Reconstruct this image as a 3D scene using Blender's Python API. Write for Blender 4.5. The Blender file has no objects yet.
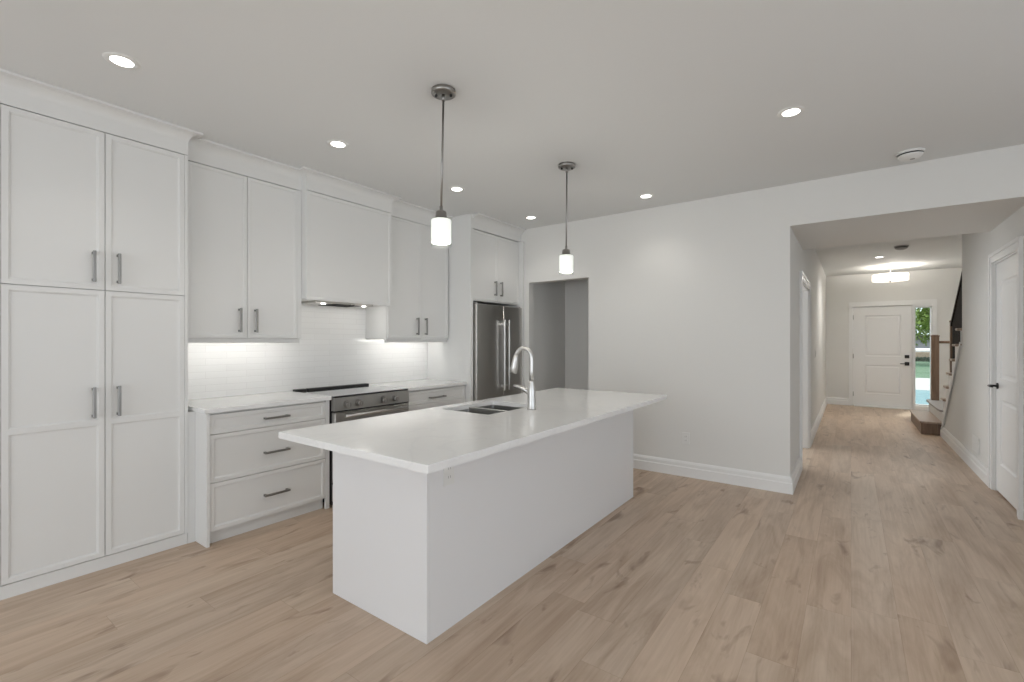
import bpy, bmesh, math, random
from mathutils import Vector, Matrix
S = bpy.context.scene
C = S.collection
PI = math.pi
random.seed(7)

# ------------------------------------------------------------------ camera
H = 1.35
cd = bpy.data.cameras.new('camera')
cam = bpy.data.objects.new('camera', cd)
C.objects.link(cam)
cam.location = (0, 0, H)
cam.rotation_euler = (PI/2, 0, math.atan2(339, 465))
cd.sensor_fit = 'HORIZONTAL'
cd.sensor_width = 36
cd.lens = 465/1024*36
cd.shift_y = 0.2/1024
cd.clip_start = 0.02
S.camera = cam

P_REAR, P_SIDE, P_STAIR, P_ROOM = 50, 12, 8, 42
P_DOWN, P_HALL, P_PEND, P_DRUM, P_STRIP = 9.5, 95, 6.3, 22, 1.1
P_HOOD = .55

# ------------------------------------------------------------------ world, sun, daylight, added fill lamps, exposure
W = bpy.data.worlds.new('world')
S.world = W
W.use_nodes = True
bg = W.node_tree.nodes['Background']
bg.inputs[0].default_value = (0.83, 0.91, 1.0, 1)
bg.inputs[1].default_value = 2.2

sd = bpy.data.lights.new('sun', 'SUN')
sd.energy = 3.0
sd.angle = 0.03
sd.color = (1, .95, .87)
so = bpy.data.objects.new('sun', sd)
C.objects.link(so)
so.location = (20, 20, 20)
so.rotation_euler = Vector((-.33, -1, -1.45)).to_track_quat('-Z', 'Y').to_euler()


def area(name, loc, rot, sx, sy, power, col=(1, 1, 1), spread=180):
    d = bpy.data.lights.new(name, 'AREA')
    d.shape = 'RECTANGLE'
    d.size = sx
    d.size_y = sy
    d.energy = power
    d.color = col
    d.spread = math.radians(spread)
    o = bpy.data.objects.new(name, d)
    C.objects.link(o)
    o.location = loc
    o.rotation_euler = rot
    return o


# daylight through the big patio window in the rear wall (behind the camera)
area('rear_window_daylight', (-1.2, -3.95, 1.25), (PI/2, 0, 0), 4.6, 2.3, P_REAR, (.97, .985, 1))
area('side_fill_light', (2.78, .2, 1.45), (PI/2, 0, PI/2), 5.6, 1.8, P_SIDE, (.97, .985, 1))  # unseen fill lamp added on the right to even out the kitchen
# added fill lamp in the unseen side room, brightens the hall walls
area('room_fill_light', (-2.86, 7.1, 1.45), (PI/2, 0, -PI/2), 2.1, 1.6, P_ROOM, (.97, .985, 1))
# added fill lamp under the closed ceiling above the stairs, brightens the hall
area('stairwell_fill_light', (1.6, 9.6, 2.72), (0, 0, 0), .7, 3.0, P_STAIR, (.98, .99, 1))

# lamp powers used by the fixtures below
vs = S.view_settings
vs.view_transform = 'Standard'
vs.look = 'None'
vs.gamma = 1
vs.use_curve_mapping = False
vs.exposure = -0.04


# ------------------------------------------------------------------ materials
def mat(name, col, rough=.5, metal=0, spec=.5, emit=None, es=0, coat=0):
    m = bpy.data.materials.new(name)
    m.use_nodes = True
    b = m.node_tree.nodes['Principled BSDF']
    b.inputs['Base Color'].default_value = (*col, 1)
    b.inputs['Roughness'].default_value = rough
    b.inputs['Metallic'].default_value = metal
    b.inputs['Specular IOR Level'].default_value = spec
    b.inputs['Coat Weight'].default_value = coat
    if emit:
        b.inputs['Emission Color'].default_value = (*emit, 1)
        b.inputs['Emission Strength'].default_value = es
    return m


def N(m, typ, **kw):
    n = m.node_tree.nodes.new(typ)
    for k, v in kw.items():
        setattr(n, k, v)
    return n


def noise_bump(m, scale, strength, dist=.002):
    lk = m.node_tree.links.new
    g = N(m, 'ShaderNodeNewGeometry')
    n = N(m, 'ShaderNodeTexNoise')
    n.inputs['Scale'].default_value = scale
    n.inputs['Detail'].default_value = 3
    lk(g.outputs['Position'], n.inputs['Vector'])
    b = N(m, 'ShaderNodeBump')
    b.inputs['Strength'].default_value = strength
    b.inputs['Distance'].default_value = dist
    lk(n.outputs['Fac'], b.inputs['Height'])
    lk(b.outputs['Normal'], m.node_tree.nodes['Principled BSDF'].inputs['Normal'])


M = {}
M['wall'] = mat('wall_paint', (.76, .755, .73), .7, spec=.3)
noise_bump(M['wall'], 180, .08)
M['ceil'] = mat('ceiling_paint', (.765, .775, .77), .85, spec=.2)
noise_bump(M['ceil'], 120, .08)
M['trim'] = mat('trim_paint', (.83, .83, .82), .35)
M['cab'] = mat('cabinet_lacquer', (.755, .755, .74), .38)
noise_bump(M['cab'], 300, .03)
M['island'] = mat('island_lacquer', (.79, .79, .795), .32)
noise_bump(M['island'], 300, .03)
M['nickel'] = mat('brushed_nickel', (.33, .32, .305), .34, 1)
M['handle'] = mat('pewter_pull', (.28, .275, .265), .38, 1)
M['chrome'] = mat('satin_steel', (.62, .615, .60), .33, 1)
M['dark'] = mat('dark_gap', (.015, .015, .015), .6)
M['blackglass'] = mat('black_glass', (.02, .02, .022), .08, spec=1.0, coat=1)
M['black'] = mat('black_metal', (.012, .012, .012), .4)
M['plastic'] = mat('white_plastic', (.78, .78, .76), .35)
M['plasticgrey'] = mat('grey_plastic', (.36, .35, .34), .5)
M['lens'] = mat('led_lens', (1, 1, 1), .4, emit=(1, .97, .92), es=9)
M['opal'] = mat('opal_glass', (.95, .94, .92), .3, emit=(1, .97, .91), es=.72)
M['drum'] = mat('drum_fabric', (.93, .9, .85), .7, emit=(1, .93, .82), es=1.3)
M['hoodled'] = mat('hood_led', (1, 1, 1), .4, emit=(1, .96, .9), es=9)
M['balust'] = mat('dark_walnut', (.013, .0075, .0045), .6, spec=.25)
M['riserw'] = mat('stair_white', (.8, .8, .79), .4)


def mix(m, a, b, fac=None, typ='MIX'):
    n = N(m, 'ShaderNodeMix', data_type='RGBA', blend_type=typ)
    lk = m.node_tree.links.new
    for i, v in ((0, fac), (6, a), (7, b)):
        if v is None:
            continue
        if hasattr(v, 'is_output'):
            lk(v, n.inputs[i])
        else:
            n.inputs[i].default_value = v
    return n.outputs[2]


def math_(m, op, a, b=None):
    n = N(m, 'ShaderNodeMath', operation=op)
    lk = m.node_tree.links.new
    for i, v in ((0, a), (1, b)):
        if v is None:
            continue
        if hasattr(v, 'is_output'):
            lk(v, n.inputs[i])
        else:
            n.inputs[i].default_value = v
    return n.outputs[0]


def ramp(m, fac, stops):
    n = N(m, 'ShaderNodeValToRGB')
    e = n.color_ramp.elements
    while len(e) < len(stops):
        e.new(.5)
    for i, (p, c) in enumerate(stops):
        e[i].position = p
        e[i].color = (*c, 1) if len(c) == 3 else c
    m.node_tree.links.new(fac, n.inputs[0])
    return n.outputs[0]


def floor_material():
    m = mat('oak_planks', (.4, .3, .22), .42)
    nt = m.node_tree
    lk = nt.links.new
    b = nt.nodes['Principled BSDF']
    g = N(m, 'ShaderNodeNewGeometry')
    sp = N(m, 'ShaderNodeSeparateXYZ')
    lk(g.outputs['Position'], sp.inputs[0])
    x, y = sp.outputs[0], sp.outputs[1]
    wdt, lng = .185, 1.52
    rx = math_(m, 'DIVIDE', x, wdt)
    row = math_(m, 'FLOOR', rx)
    wn = N(m, 'ShaderNodeTexWhiteNoise', noise_dimensions='1D')
    lk(row, wn.inputs['W'])
    yo = math_(m, 'ADD', math_(m, 'DIVIDE', y, lng), math_(m, 'MULTIPLY', wn.outputs[0], 7.0))
    col = math_(m, 'FLOOR', yo)
    cb = N(m, 'ShaderNodeCombineXYZ')
    lk(row, cb.inputs[0])
    lk(col, cb.inputs[1])
    wn2 = N(m, 'ShaderNodeTexWhiteNoise', noise_dimensions='3D')
    lk(cb.outputs[0], wn2.inputs['Vector'])
    rnd = wn2.outputs['Value']
    # grain coordinates, different on every plank
    off = N(m, 'ShaderNodeVectorMath', operation='SCALE')
    lk(wn2.outputs['Color'], off.inputs[0])
    off.inputs['Scale'].default_value = 40

    def coords(sx, sy):
        c = N(m, 'ShaderNodeCombineXYZ')
        lk(math_(m, 'MULTIPLY', x, sx), c.inputs[0])
        lk(math_(m, 'MULTIPLY', y, sy), c.inputs[1])
        a = N(m, 'ShaderNodeVectorMath', operation='ADD')
        lk(c.outputs[0], a.inputs[0])
        lk(off.outputs[0], a.inputs[1])
        return a.outputs[0]

    def noise(v, sc, det, rough=.5, dist=0):
        n = N(m, 'ShaderNodeTexNoise')
        n.inputs['Scale'].default_value = sc
        n.inputs['Detail'].default_value = det
        n.inputs['Roughness'].default_value = rough
        n.inputs['Distortion'].default_value = dist
        lk(v, n.inputs['Vector'])
        return n.outputs['Fac']
    broad = noise(coords(6.0, 1.1), 1.0, 4, .6, 1.0)
    fine = noise(coords(60, 2.2), 1.0, 4, .6, .4)
    knot = noise(coords(8.5, 2.9), 1.0, 3, .55, .8)
    base = ramp(m, rnd, [(0, FLOOR_A), (.35, FLOOR_B), (.7, FLOOR_C), (1, FLOOR_D)])
    c = mix(m, base, (.72, .67, .62, 1), ramp(m, broad, [(.42, (0, 0, 0)), (.72, (1, 1, 1))]), 'MULTIPLY')
    c = mix(m, c, (.90, .88, .86, 1), ramp(m, fine, [(.38, (0, 0, 0)), (.68, (1, 1, 1))]), 'MULTIPLY')
    c = mix(m, c, (.52, .45, .40, 1), ramp(m, knot, [(.615, (0, 0, 0)), (.76, (1, 1, 1))]), 'MULTIPLY')
    fx = math_(m, 'FRACT', rx)
    fy = math_(m, 'FRACT', yo)
    e1 = math_(m, 'LESS_THAN', fx, .010)
    e2 = math_(m, 'LESS_THAN', fy, .0013)
    ed = math_(m, 'MAXIMUM', e1, e2)
    c = mix(m, c, (.78, .74, .70, 1), ed, 'MULTIPLY')
    lk(c, b.inputs['Base Color'])
    rr = math_(m, 'ADD', math_(m, 'MULTIPLY', fine, .16), .34)
    lk(rr, b.inputs['Roughness'])
    bp = N(m, 'ShaderNodeBump')
    bp.inputs['Strength'].default_value = .12
    bp.inputs['Distance'].default_value = .002
    lk(math_(m, 'SUBTRACT', fine, ed), bp.inputs['Height'])
    lk(bp.outputs['Normal'], b.inputs['Normal'])
    return m


FLOOR_A = (0.555, 0.42, 0.312)
FLOOR_B = (0.61, 0.47, 0.355)
FLOOR_C = (0.58, 0.455, 0.35)
FLOOR_D = (0.63, 0.5, 0.385)
M['floor'] = floor_material()


def quartz_material():
    m = mat('white_quartz', (.83, .83, .82), .1, spec=.55)
    lk = m.node_tree.links.new
    g = N(m, 'ShaderNodeNewGeometry')
    n = N(m, 'ShaderNodeTexNoise')
    n.inputs['Scale'].default_value = 1.6
    n.inputs['Detail'].default_value = 6
    n.inputs['Distortion'].default_value = 1.4
    lk(g.outputs['Position'], n.inputs['Vector'])
    v = math_(m, 'ABSOLUTE', math_(m, 'SUBTRACT', n.outputs['Fac'], .5))
    c = ramp(m, v, [(0, (.815, .815, .81)), (.03, (.85, .85, .84)), (1, (.85, .85, .84))])
    lk(c, m.node_tree.nodes['Principled BSDF'].inputs['Base Color'])
    return m


M['quartz'] = quartz_material()


def tile_material():
    m = mat('white_wall_tile', (.84, .84, .825), .16)
    lk = m.node_tree.links.new
    b = m.node_tree.nodes['Principled BSDF']
    g = N(m, 'ShaderNodeNewGeometry')
    sp = N(m, 'ShaderNodeSeparateXYZ')
    lk(g.outputs['Position'], sp.inputs[0])
    cb = N(m, 'ShaderNodeCombineXYZ')
    lk(sp.outputs[1], cb.inputs[0])
    lk(math_(m, 'SUBTRACT', sp.outputs[2], .91), cb.inputs[1])
    br = N(m, 'ShaderNodeTexBrick')
    br.inputs['Scale'].default_value = 1
    br.inputs['Brick Width'].default_value = .30
    br.inputs['Row Height'].default_value = .0508
    br.inputs['Mortar Size'].default_value = .0013
    br.inputs['Mortar Smooth'].default_value = .3
    br.inputs['Color1'].default_value = (.85, .85, .835, 1)
    br.inputs['Color2'].default_value = (.825, .825, .81, 1)
    br.inputs['Mortar'].default_value = (.74, .735, .72, 1)
    lk(cb.outputs[0], br.inputs['Vector'])
    lk(br.outputs['Color'], b.inputs['Base Color'])
    n = N(m, 'ShaderNodeTexNoise')
    n.inputs['Scale'].default_value = 22
    lk(cb.outputs[0], n.inputs['Vector'])
    hgt = math_(m, 'SUBTRACT', math_(m, 'MULTIPLY', n.outputs['Fac'], .5), br.outputs['Fac'])
    bp = N(m, 'ShaderNodeBump')
    bp.inputs['Strength'].default_value = .22
    bp.inputs['Distance'].default_value = .003
    lk(hgt, bp.inputs['Height'])
    lk(bp.outputs['Normal'], b.inputs['Normal'])
    return m


M['tile'] = tile_material()


def brushed(name, col, rough, vertical=True):
    m = mat(name, col, rough, 1)
    lk = m.node_tree.links.new
    g = N(m, 'ShaderNodeNewGeometry')
    mp = N(m, 'ShaderNodeVectorMath', operation='MULTIPLY')
    mp.inputs[1].default_value = (300, 300, 2) if vertical else (300, 2, 300)
    lk(g.outputs['Position'], mp.inputs[0])
    n = N(m, 'ShaderNodeTexNoise')
    n.inputs['Scale'].default_value = 1
    n.inputs['Detail'].default_value = 2
    lk(mp.outputs[0], n.inputs['Vector'])
    b = m.node_tree.nodes['Principled BSDF']
    lk(math_(m, 'ADD', math_(m, 'MULTIPLY', n.outputs['Fac'], .06), rough - .03), b.inputs['Roughness'])
    return m


M['steel'] = brushed('fridge_steel', (.60, .585, .56), .30)
M['steelh'] = brushed('range_steel', (.40, .395, .38), .30, False)
M['sinksteel'] = brushed('sink_steel', (.40, .40, .39), .34, False)


def oak(name, a, b_):
    m = mat(name, a, .45)
    lk = m.node_tree.links.new
    g = N(m, 'ShaderNodeNewGeometry')
    mp = N(m, 'ShaderNodeVectorMath', operation='MULTIPLY')
    mp.inputs[1].default_value = (45, 45, 4)
    lk(g.outputs['Position'], mp.inputs[0])
    n = N(m, 'ShaderNodeTexNoise')
    n.inputs['Scale'].default_value = 1
    n.inputs['Detail'].default_value = 4
    n.inputs['Distortion'].default_value = .5
    lk(mp.outputs[0], n.inputs['Vector'])
    lk(ramp(m, n.outputs['Fac'], [(.3, a), (.7, b_)]), m.node_tree.nodes['Principled BSDF'].inputs['Base Color'])
    return m


M['oak'] = oak('stair_oak', (.16, .10, .062), (.24, .155, .10))
M['tread'] = oak('tread_oak', (.33, .25, .19), (.44, .345, .27))


def glass_mat(name, rough=0.0):
    m = bpy.data.materials.new(name)
    m.use_nodes = True
    nt = m.node_tree
    nt.nodes.clear()
    o = nt.nodes.new('ShaderNodeOutputMaterial')
    t = nt.nodes.new('ShaderNodeBsdfTransparent')
    t.inputs[0].default_value = (.96, .98, .97, 1)
    gl = nt.nodes.new('ShaderNodeBsdfGlossy')
    gl.inputs['Roughness'].default_value = .02
    mx = nt.nodes.new('ShaderNodeMixShader')
    mx.inputs[0].default_value = .06
    nt.links.new(t.outputs[0], mx.inputs[1])
    nt.links.new(gl.outputs[0], mx.inputs[2])
    nt.links.new(mx.outputs[0], o.inputs[0])
    return m


M['glass'] = glass_mat('clear_glass')


def noisy(name, a, b_, scale, rough=.8):
    m = mat(name, a, rough)
    lk = m.node_tree.links.new
    g = N(m, 'ShaderNodeNewGeometry')
    n = N(m, 'ShaderNodeTexNoise')
    n.inputs['Scale'].default_value = scale
    n.inputs['Detail'].default_value = 5
    lk(g.outputs['Position'], n.inputs['Vector'])
    lk(ramp(m, n.outputs['Fac'], [(.3, a), (.7, b_)]), m.node_tree.nodes['Principled BSDF'].inputs['Base Color'])
    return m


M['lawn'] = noisy('lawn_grass', (.04, .10, .05), (.07, .16, .07), 3)
M['drive'] = noisy('teal_paving', (.06, .17, .19), (.13, .25, .27), 4, .6)
M['walk'] = noisy('pale_concrete', (.40, .39, .37), (.48, .47, .44), 3)
M['hedge'] = noisy('hedge_leaves', (.010, .022, .010), (.02, .045, .018), 6)
M['stone'] = noisy('tan_stone', (.42, .31, .22), (.5, .38, .28), 5)
M['leaf'] = noisy('tree_leaves', (.10, .17, .02), (.27, .36, .07), 1.6, .6)
M['bark'] = noisy('tree_bark', (.07, .05, .035), (.12, .09, .06), 8)
M['carpaint'] = mat('grey_car_paint', (.22, .22, .23), .3, coat=.5)
M['tyre'] = mat('tyre_rubber', (.02, .02, .02), .8)


# ------------------------------------------------------------------ mesh helpers
class MB:
    def __init__(s):
        s.bm = bmesh.new()

    def box(s, x0, x1, y0, y1, z0, z1, bev=0, seg=1):
        r = bmesh.ops.create_cube(s.bm, size=1)
        v = r['verts']
        for q in v:
            q.co = Vector(((x0+x1)/2 + q.co.x*(x1-x0), (y0+y1)/2 + q.co.y*(y1-y0), (z0+z1)/2 + q.co.z*(z1-z0)))
        if bev:
            es = list({e for q in v for e in q.link_edges})
            bmesh.ops.bevel(s.bm, geom=es, offset=bev, segments=seg, profile=.5, affect='EDGES')
        return s

    def cyl(s, p0, p1, r0, r1=None, n=24, cap=True):
        p0, p1 = Vector(p0), Vector(p1)
        r1 = r0 if r1 is None else r1
        d = p1 - p0
        q = d.to_track_quat('Z', 'Y')
        ra, rb = [], []
        for i in range(n):
            a = 2*PI*i/n
            o = Vector((math.cos(a), math.sin(a), 0))
            ra.append(s.bm.verts.new(p0 + q @ (o*r0)))
            rb.append(s.bm.verts.new(p1 + q @ (o*r1)))
        for i in range(n):
            j = (i+1) % n
            s.bm.faces.new((ra[i], ra[j], rb[j], rb[i])).smooth = True
        if cap:
            s.bm.faces.new(list(reversed(ra)))
            s.bm.faces.new(rb)
        return s

    def lathe(s, prof, c=(0, 0, 0), n=32):
        """prof: list of (r, z) from bottom to top round the vertical axis at c"""
        rings = []
        for r, z in prof:
            if r < 1e-6:
                rings.append([s.bm.verts.new((c[0], c[1], c[2]+z))])
            else:
                rings.append([s.bm.verts.new((c[0]+r*math.cos(2*PI*i/n), c[1]+r*math.sin(2*PI*i/n), c[2]+z)) for i in range(n)])
        for a, b in zip(rings, rings[1:]):
            for i in range(n):
                j = (i+1) % n
                if len(a) == 1 and len(b) == 1:
                    continue
                if len(a) == 1:
                    f = (a[0], b[j], b[i])
                elif len(b) == 1:
                    f = (a[i], a[j], b[0])
                else:
                    f = (a[i], a[j], b[j], b[i])
                s.bm.faces.new(f).smooth = True
        return s

    def tube(s, pts, rad, n=16):
        pts = [Vector(p) for p in pts]
        rads = rad if isinstance(rad, (list, tuple)) else [rad]*len(pts)
        rings = []
        up = Vector((0.123, 0.977, 0.17)).normalized()
        for i, p in enumerate(pts):
            t = (pts[min(i+1, len(pts)-1)] - pts[max(i-1, 0)]).normalized()
            u = (up - t*up.dot(t)).normalized()
            w = t.cross(u)
            rings.append([s.bm.verts.new(p + (u*math.cos(2*PI*k/n) + w*math.sin(2*PI*k/n))*rads[i]) for k in range(n)])
        for a, b in zip(rings, rings[1:]):
            for k in range(n):
                j = (k+1) % n
                s.bm.faces.new((a[k], a[j], b[j], b[k])).smooth = True
        s.bm.faces.new(list(reversed(rings[0])))
        s.bm.faces.new(rings[-1])
        return s

    def prism(s, poly, axis, a, b):
        """extrude a polygon given in the other two axes (in xyz order) from a to b along axis"""
        def P(u, v, w):
            return {'x': (w, u, v), 'y': (u, w, v), 'z': (u, v, w)}[axis]
        A = [s.bm.verts.new(P(u, v, a)) for u, v in poly]
        B = [s.bm.verts.new(P(u, v, b)) for u, v in poly]
        n = len(poly)
        s.bm.faces.new(A)
        s.bm.faces.new(list(reversed(B)))
        for i in range(n):
            j = (i+1) % n
            s.bm.faces.new((A[i], A[j], B[j], B[i]))
        return s

    def loft(s, rings, closed=False, smooth=False):
        R = [[s.bm.verts.new(p) for p in r] for r in rings]
        for a, b in zip(R, R[1:]):
            n = len(a)
            for i in range(n if closed else n-1):
                j = (i+1) % n
                s.bm.faces.new((a[i], a[j], b[j], b[i])).smooth = smooth
        return R

    def obj(s, name, m, parent=None, **props):
        bmesh.ops.recalc_face_normals(s.bm, faces=s.bm.faces)
        if parent:
            bmesh.ops.translate(s.bm, verts=s.bm.verts, vec=-root_loc(parent))
        me = bpy.data.meshes.new(name)
        s.bm.to_mesh(me)
        s.bm.free()
        me.materials.append(m)
        o = bpy.data.objects.new(name, me)
        C.objects.link(o)
        if parent:
            o.parent = parent
        for k, v in props.items():
            o[k] = v
        return o


def root_loc(o):
    while o.parent:
        o = o.parent
    return Vector(o.location)


def thing(name, label, cat, loc=(0, 0, 0), group=None):
    o = bpy.data.objects.new(name, None)
    C.objects.link(o)
    o.empty_display_size = .1
    o.location = loc
    o['label'] = label
    o['category'] = cat
    if group:
        o['group'] = group
    return o


def tag(o, label, cat, group=None):
    o['label'] = label
    o['category'] = cat
    if group:
        o['group'] = group
    return o


def struct(name, mb, m):
    return mb.obj(name, m, kind='structure')


def dup(root, delta, label):
    """copy a thing, its parts and their sub-parts, moved by delta"""
    r = root.copy()
    C.objects.link(r)
    r.location = Vector(root.location) + Vector(delta)
    r['label'] = label
    for ch in list(root.children):
        c = ch.copy()
        C.objects.link(c)
        c.parent = r
        for g in list(ch.children):
            d = g.copy()
            C.objects.link(d)
            d.parent = c
    return r


# ------------------------------------------------------------------ room shell
XL, YB, ZC = -4.02, 4.781, 2.742
XR, YR = 2.0, -4.0            # stair side wall, rear wall
XV = 2.8                      # right wall of the living end
HL, HR, YF = -.436, 1.05, 12.1  # hall walls, front wall
ZH = 2.372                     # soffit over the hall mouth

struct('floor', MB().box(XL-.12, XV+.12, YR-.12, YF+.15, -.06, 0), M['floor'])
struct('ceiling', MB().box(XL-.12, XV+.12, YR-.12, YF+.15, ZC, ZC+.1), M['ceil'])
struct('ceiling_hall', MB().box(HL, HR, YB, 6.13, ZH, ZC), M['wall'])
struct('wall_left', MB().box(XL-.12, XL, YR, YB+.12, 0, ZC), M['wall'])
NX0, NX1, NZ = -3.225, -2.41, 2.075
struct('wall_back', MB().box(XL, NX0, YB, YB+.12, 0, ZC).box(NX0, NX1, YB, YB+.12, NZ, ZC)
       .box(NX1, HL, YB, YB+.12, 0, ZC), M['wall'])
struct('wall_back_right', MB().box(HR, XV, YB, YB+.12, 0, ZC), M['wall'])
# pantry closet behind the cased opening
struct('wall_closet', MB().box(-3.38, -3.26, YB+.12, 5.86, 0, ZC).box(-3.26, -1.3, 5.74, 5.86, 0, ZC)
       .box(-1.3, -1.18, YB+.12, 5.86, 0, ZC), M['wall'])
DY0, DY1, DZ = 5.80, 6.95, 2.00
struct('wall_hall_left', MB().box(HL-.12, HL, YB+.12, DY0, 0, ZC).box(HL-.12, HL, DY0, DY1, DZ, ZC)
       .box(HL-.12, HL, DY1, YF, 0, ZC), M['wall'])
RY0, RY1, RZ = 5.19, 5.99, 2.06
YS = 7.5                        # from here the wall under the stairs follows the flight


def nos(k):                     # y of the k-th nosing
    return 8.775 - .2262*(k-3)


RISE = .188
slope = RISE/.2262


def zline(y, below):            # sloped line under the nosings
    return .565 + (8.775-y)*slope - below


struct('wall_hall_right', MB().box(HR, HR+.12, YB+.12, RY0, 0, ZC).box(HR, HR+.12, RY0, RY1, RZ, ZC)
       .box(HR, HR+.12, RY1, YS, 0, ZC)
       .prism([(YS, 0), (8.95, 0), (8.95, .10), (8.72, .20), (YS, zline(YS, .30))], 'x', HR, HR+.12), M['wall'])
struct('wall_stair', MB().box(XR, XR+.12, YB+.12, YF, 0, ZC), M['wall'])
# living-room wall right of the camera; its unseen window is added for fill light
WY0, WY1 = -2.6, 3.0
struct('wall_right', MB().box(XV, XV+.12, YR, WY0, 0, ZC).box(XV, XV+.12, WY1, YB, 0, ZC)
       .box(XV, XV+.12, WY0, WY1, 0, .55).box(XV, XV+.12, WY0, WY1, 2.35, ZC), M['wall'])
w = MB()
for y in (WY0, -.76, 1.10, WY1-.06):
    w.box(XV+.03, XV+.09, y, y+.06, .55, 2.35)
w.box(XV+.03, XV+.09, WY0, WY1, .55, .61).box(XV+.03, XV+.09, WY0, WY1, 2.29, 2.35)
struct('added_side_window', w, M['trim'])
FX0, FX1, FZ = .03, .98, 2.065
SX0, SX1, SZ0, SZ1 = 1.008, 1.272, .075, 2.04
struct('wall_front', MB().box(HL-.12, FX0, YF, YF+.14, 0, ZC).box(FX0, FX1, YF, YF+.14, FZ, ZC)
       .box(FX1, SX0, YF, YF+.14, 0, ZC).box(SX0, SX1, YF, YF+.14, 0, SZ0)
       .box(SX0, SX1, YF, YF+.14, SZ1, ZC).box(SX1, XR, YF, YF+.14, 0, ZC), M['wall'])
# rear wall with the patio window behind the camera
struct('wall_rear', MB().box(XL, -3.5, YR-.12, YR, 0, ZC).box(-3.5, 1.1, YR-.12, YR, 2.4, ZC)
       .box(1.1, XV, YR-.12, YR, 0, ZC).box(-3.5, 1.1, YR-.12, YR, 0, .1), M['wall'])
w = MB()
for x in (-3.5, -1.99, -.47, 1.04):
    w.box(x, x+.06, YR-.09, YR-.03, .1, 2.4)
w.box(-3.5, 1.1, YR-.09, YR-.03, .1, .16).box(-3.5, 1.1, YR-.09, YR-.03, 2.34, 2.4)
struct('window_1', w, M['trim'])


# baseboards: stepped profile, height .135
def base_profile(d=1):
    return [(0, 0), (.024, 0), (.024, .09), (.017, .098), (.017, .128), (.008, .148), (0, .148)]


def baseboard(name, p0, p1, nrm, ext0=0, ext1=0):
    """p0 -> p1 along the wall, nrm points into the room; ext = mitre (+1 outer, -1 inner) at each end"""
    p0, p1, nrm = Vector((*p0, 0)), Vector((*p1, 0)), Vector((*nrm, 0))
    d = (p1-p0).normalized()
    mb = MB()
    rings = []
    for e, p, sg in ((ext0, p0, -1), (ext1, p1, 1)):
        rings.append([p + nrm*o + d*sg*e*o + Vector((0, 0, z)) for o, z in base_profile()])
    R = mb.loft(rings, closed=True)
    mb.bm.faces.new(R[0])
    mb.bm.faces.new(R[1])
    return struct(name, mb, M['trim'])


baseboard('baseboard_back', (NX1, YB), (HL, YB), (0, -1), 0, 1)
baseboard('baseboard_back_corner', (-3.27, YB), (NX0, YB), (0, -1))
baseboard('baseboard_hall_mouth', (HL, YB), (HL, DY0-.09), (1, 0), 1, 0)
baseboard('baseboard_hall_left', (HL, DY1+.09), (HL, YF), (1, 0), 0, -1)
baseboard('baseboard_front', (HL, YF), (FX0-.07, YF), (0, -1), -1, 0)
baseboard('baseboard_front_right', (SX1+.07, YF), (XR, YF), (0, -1), 0, -1)
baseboard('baseboard_hall_right', (HR, 8.94), (HR, RY1+.10), (-1, 0))
baseboard('baseboard_closet_left', (-3.26, YB+.12), (-3.26, 5.74), (1, 0), 0, -1)
baseboard('baseboard_closet_back', (-3.26, 5.74), (-1.3, 5.74), (0, -1), -1, 0)
baseboard('baseboard_right', (XV, YR), (XV, YB), (-1, 0))


def casing_x(name, x, s, y0, y1, z1, w=.085, t=.018):
    """door casing on a wall facing +-x (s); legs outside y0..y1"""
    mb = MB()
    for i0, i1, tt in ((0, w-.03, t), (w-.03, w, t+.007)):   # flat board, then a thicker back-band
        a, b = (x, x+s*tt) if s > 0 else (x+s*tt, x)
        mb.box(a, b, y0-i1, y0-i0, 0, z1+i1).box(a, b, y1+i0, y1+i1, 0, z1+i1)
        mb.box(a, b, y0-i0, y1+i0, z1+i0, z1+i1)
    return struct(name, mb, M['trim'])


casing_x('trim_1', HL, 1, DY0, DY1, DZ)
casing_x('trim_2', HR, -1, RY0, RY1, RZ)
# jambs
struct('trim_3', MB().box(HL-.12, HL, DY0-.001, DY0+.02, 0, DZ).box(HL-.12, HL, DY1-.02, DY1+.001, 0, DZ)
       .box(HL-.12, HL, DY0+.02, DY1-.02, DZ-.02, DZ), M['trim'])
struct('trim_4', MB().box(HR, HR+.12, RY0-.001, RY0+.012, 0, RZ).box(HR, HR+.12, RY1-.012, RY1+.001, 0, RZ)
       .box(HR, HR+.12, RY0+.012, RY1-.012, RZ-.012, RZ), M['trim'])
# front door surround
mb = MB()
mb.box(FX0-.068, FX0-.004, YF-.02, YF, 0, FZ+.1).box(FX0-.004, SX1+.004, YF-.02, YF, FZ+.004, FZ+.1)
mb.box(SX1+.004, SX1+.068, YF-.02, YF, 0, FZ+.1)
mb.box(FX1+.002, SX0-.002, YF-.016, YF, 0, FZ).box(SX0, SX1, YF-.016, YF, SZ1-.005, FZ+.004).box(SX0, SX1, YF-.03, YF, 0, SZ0)
struct('trim_5', mb, M['trim'])
struct('trim_7', MB().box(FX0+.001, FX0+.03, YF+.053, YF+.13, 0, FZ-.001).box(FX1-.03, FX1-.001, YF+.053, YF+.13, 0, FZ-.001)
       .box(FX0+.03, FX1-.03, YF+.053, YF+.13, FZ-.03, FZ-.001).box(FX0+.03, FX1-.03, YF+.053, YF+.13, 0, .03), M['trim'])
struct('trim_6', MB().box(FX0+.02, FX1-.01, YF-.10, YF+.04, 0, .022, .004), M['trim'])


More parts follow.
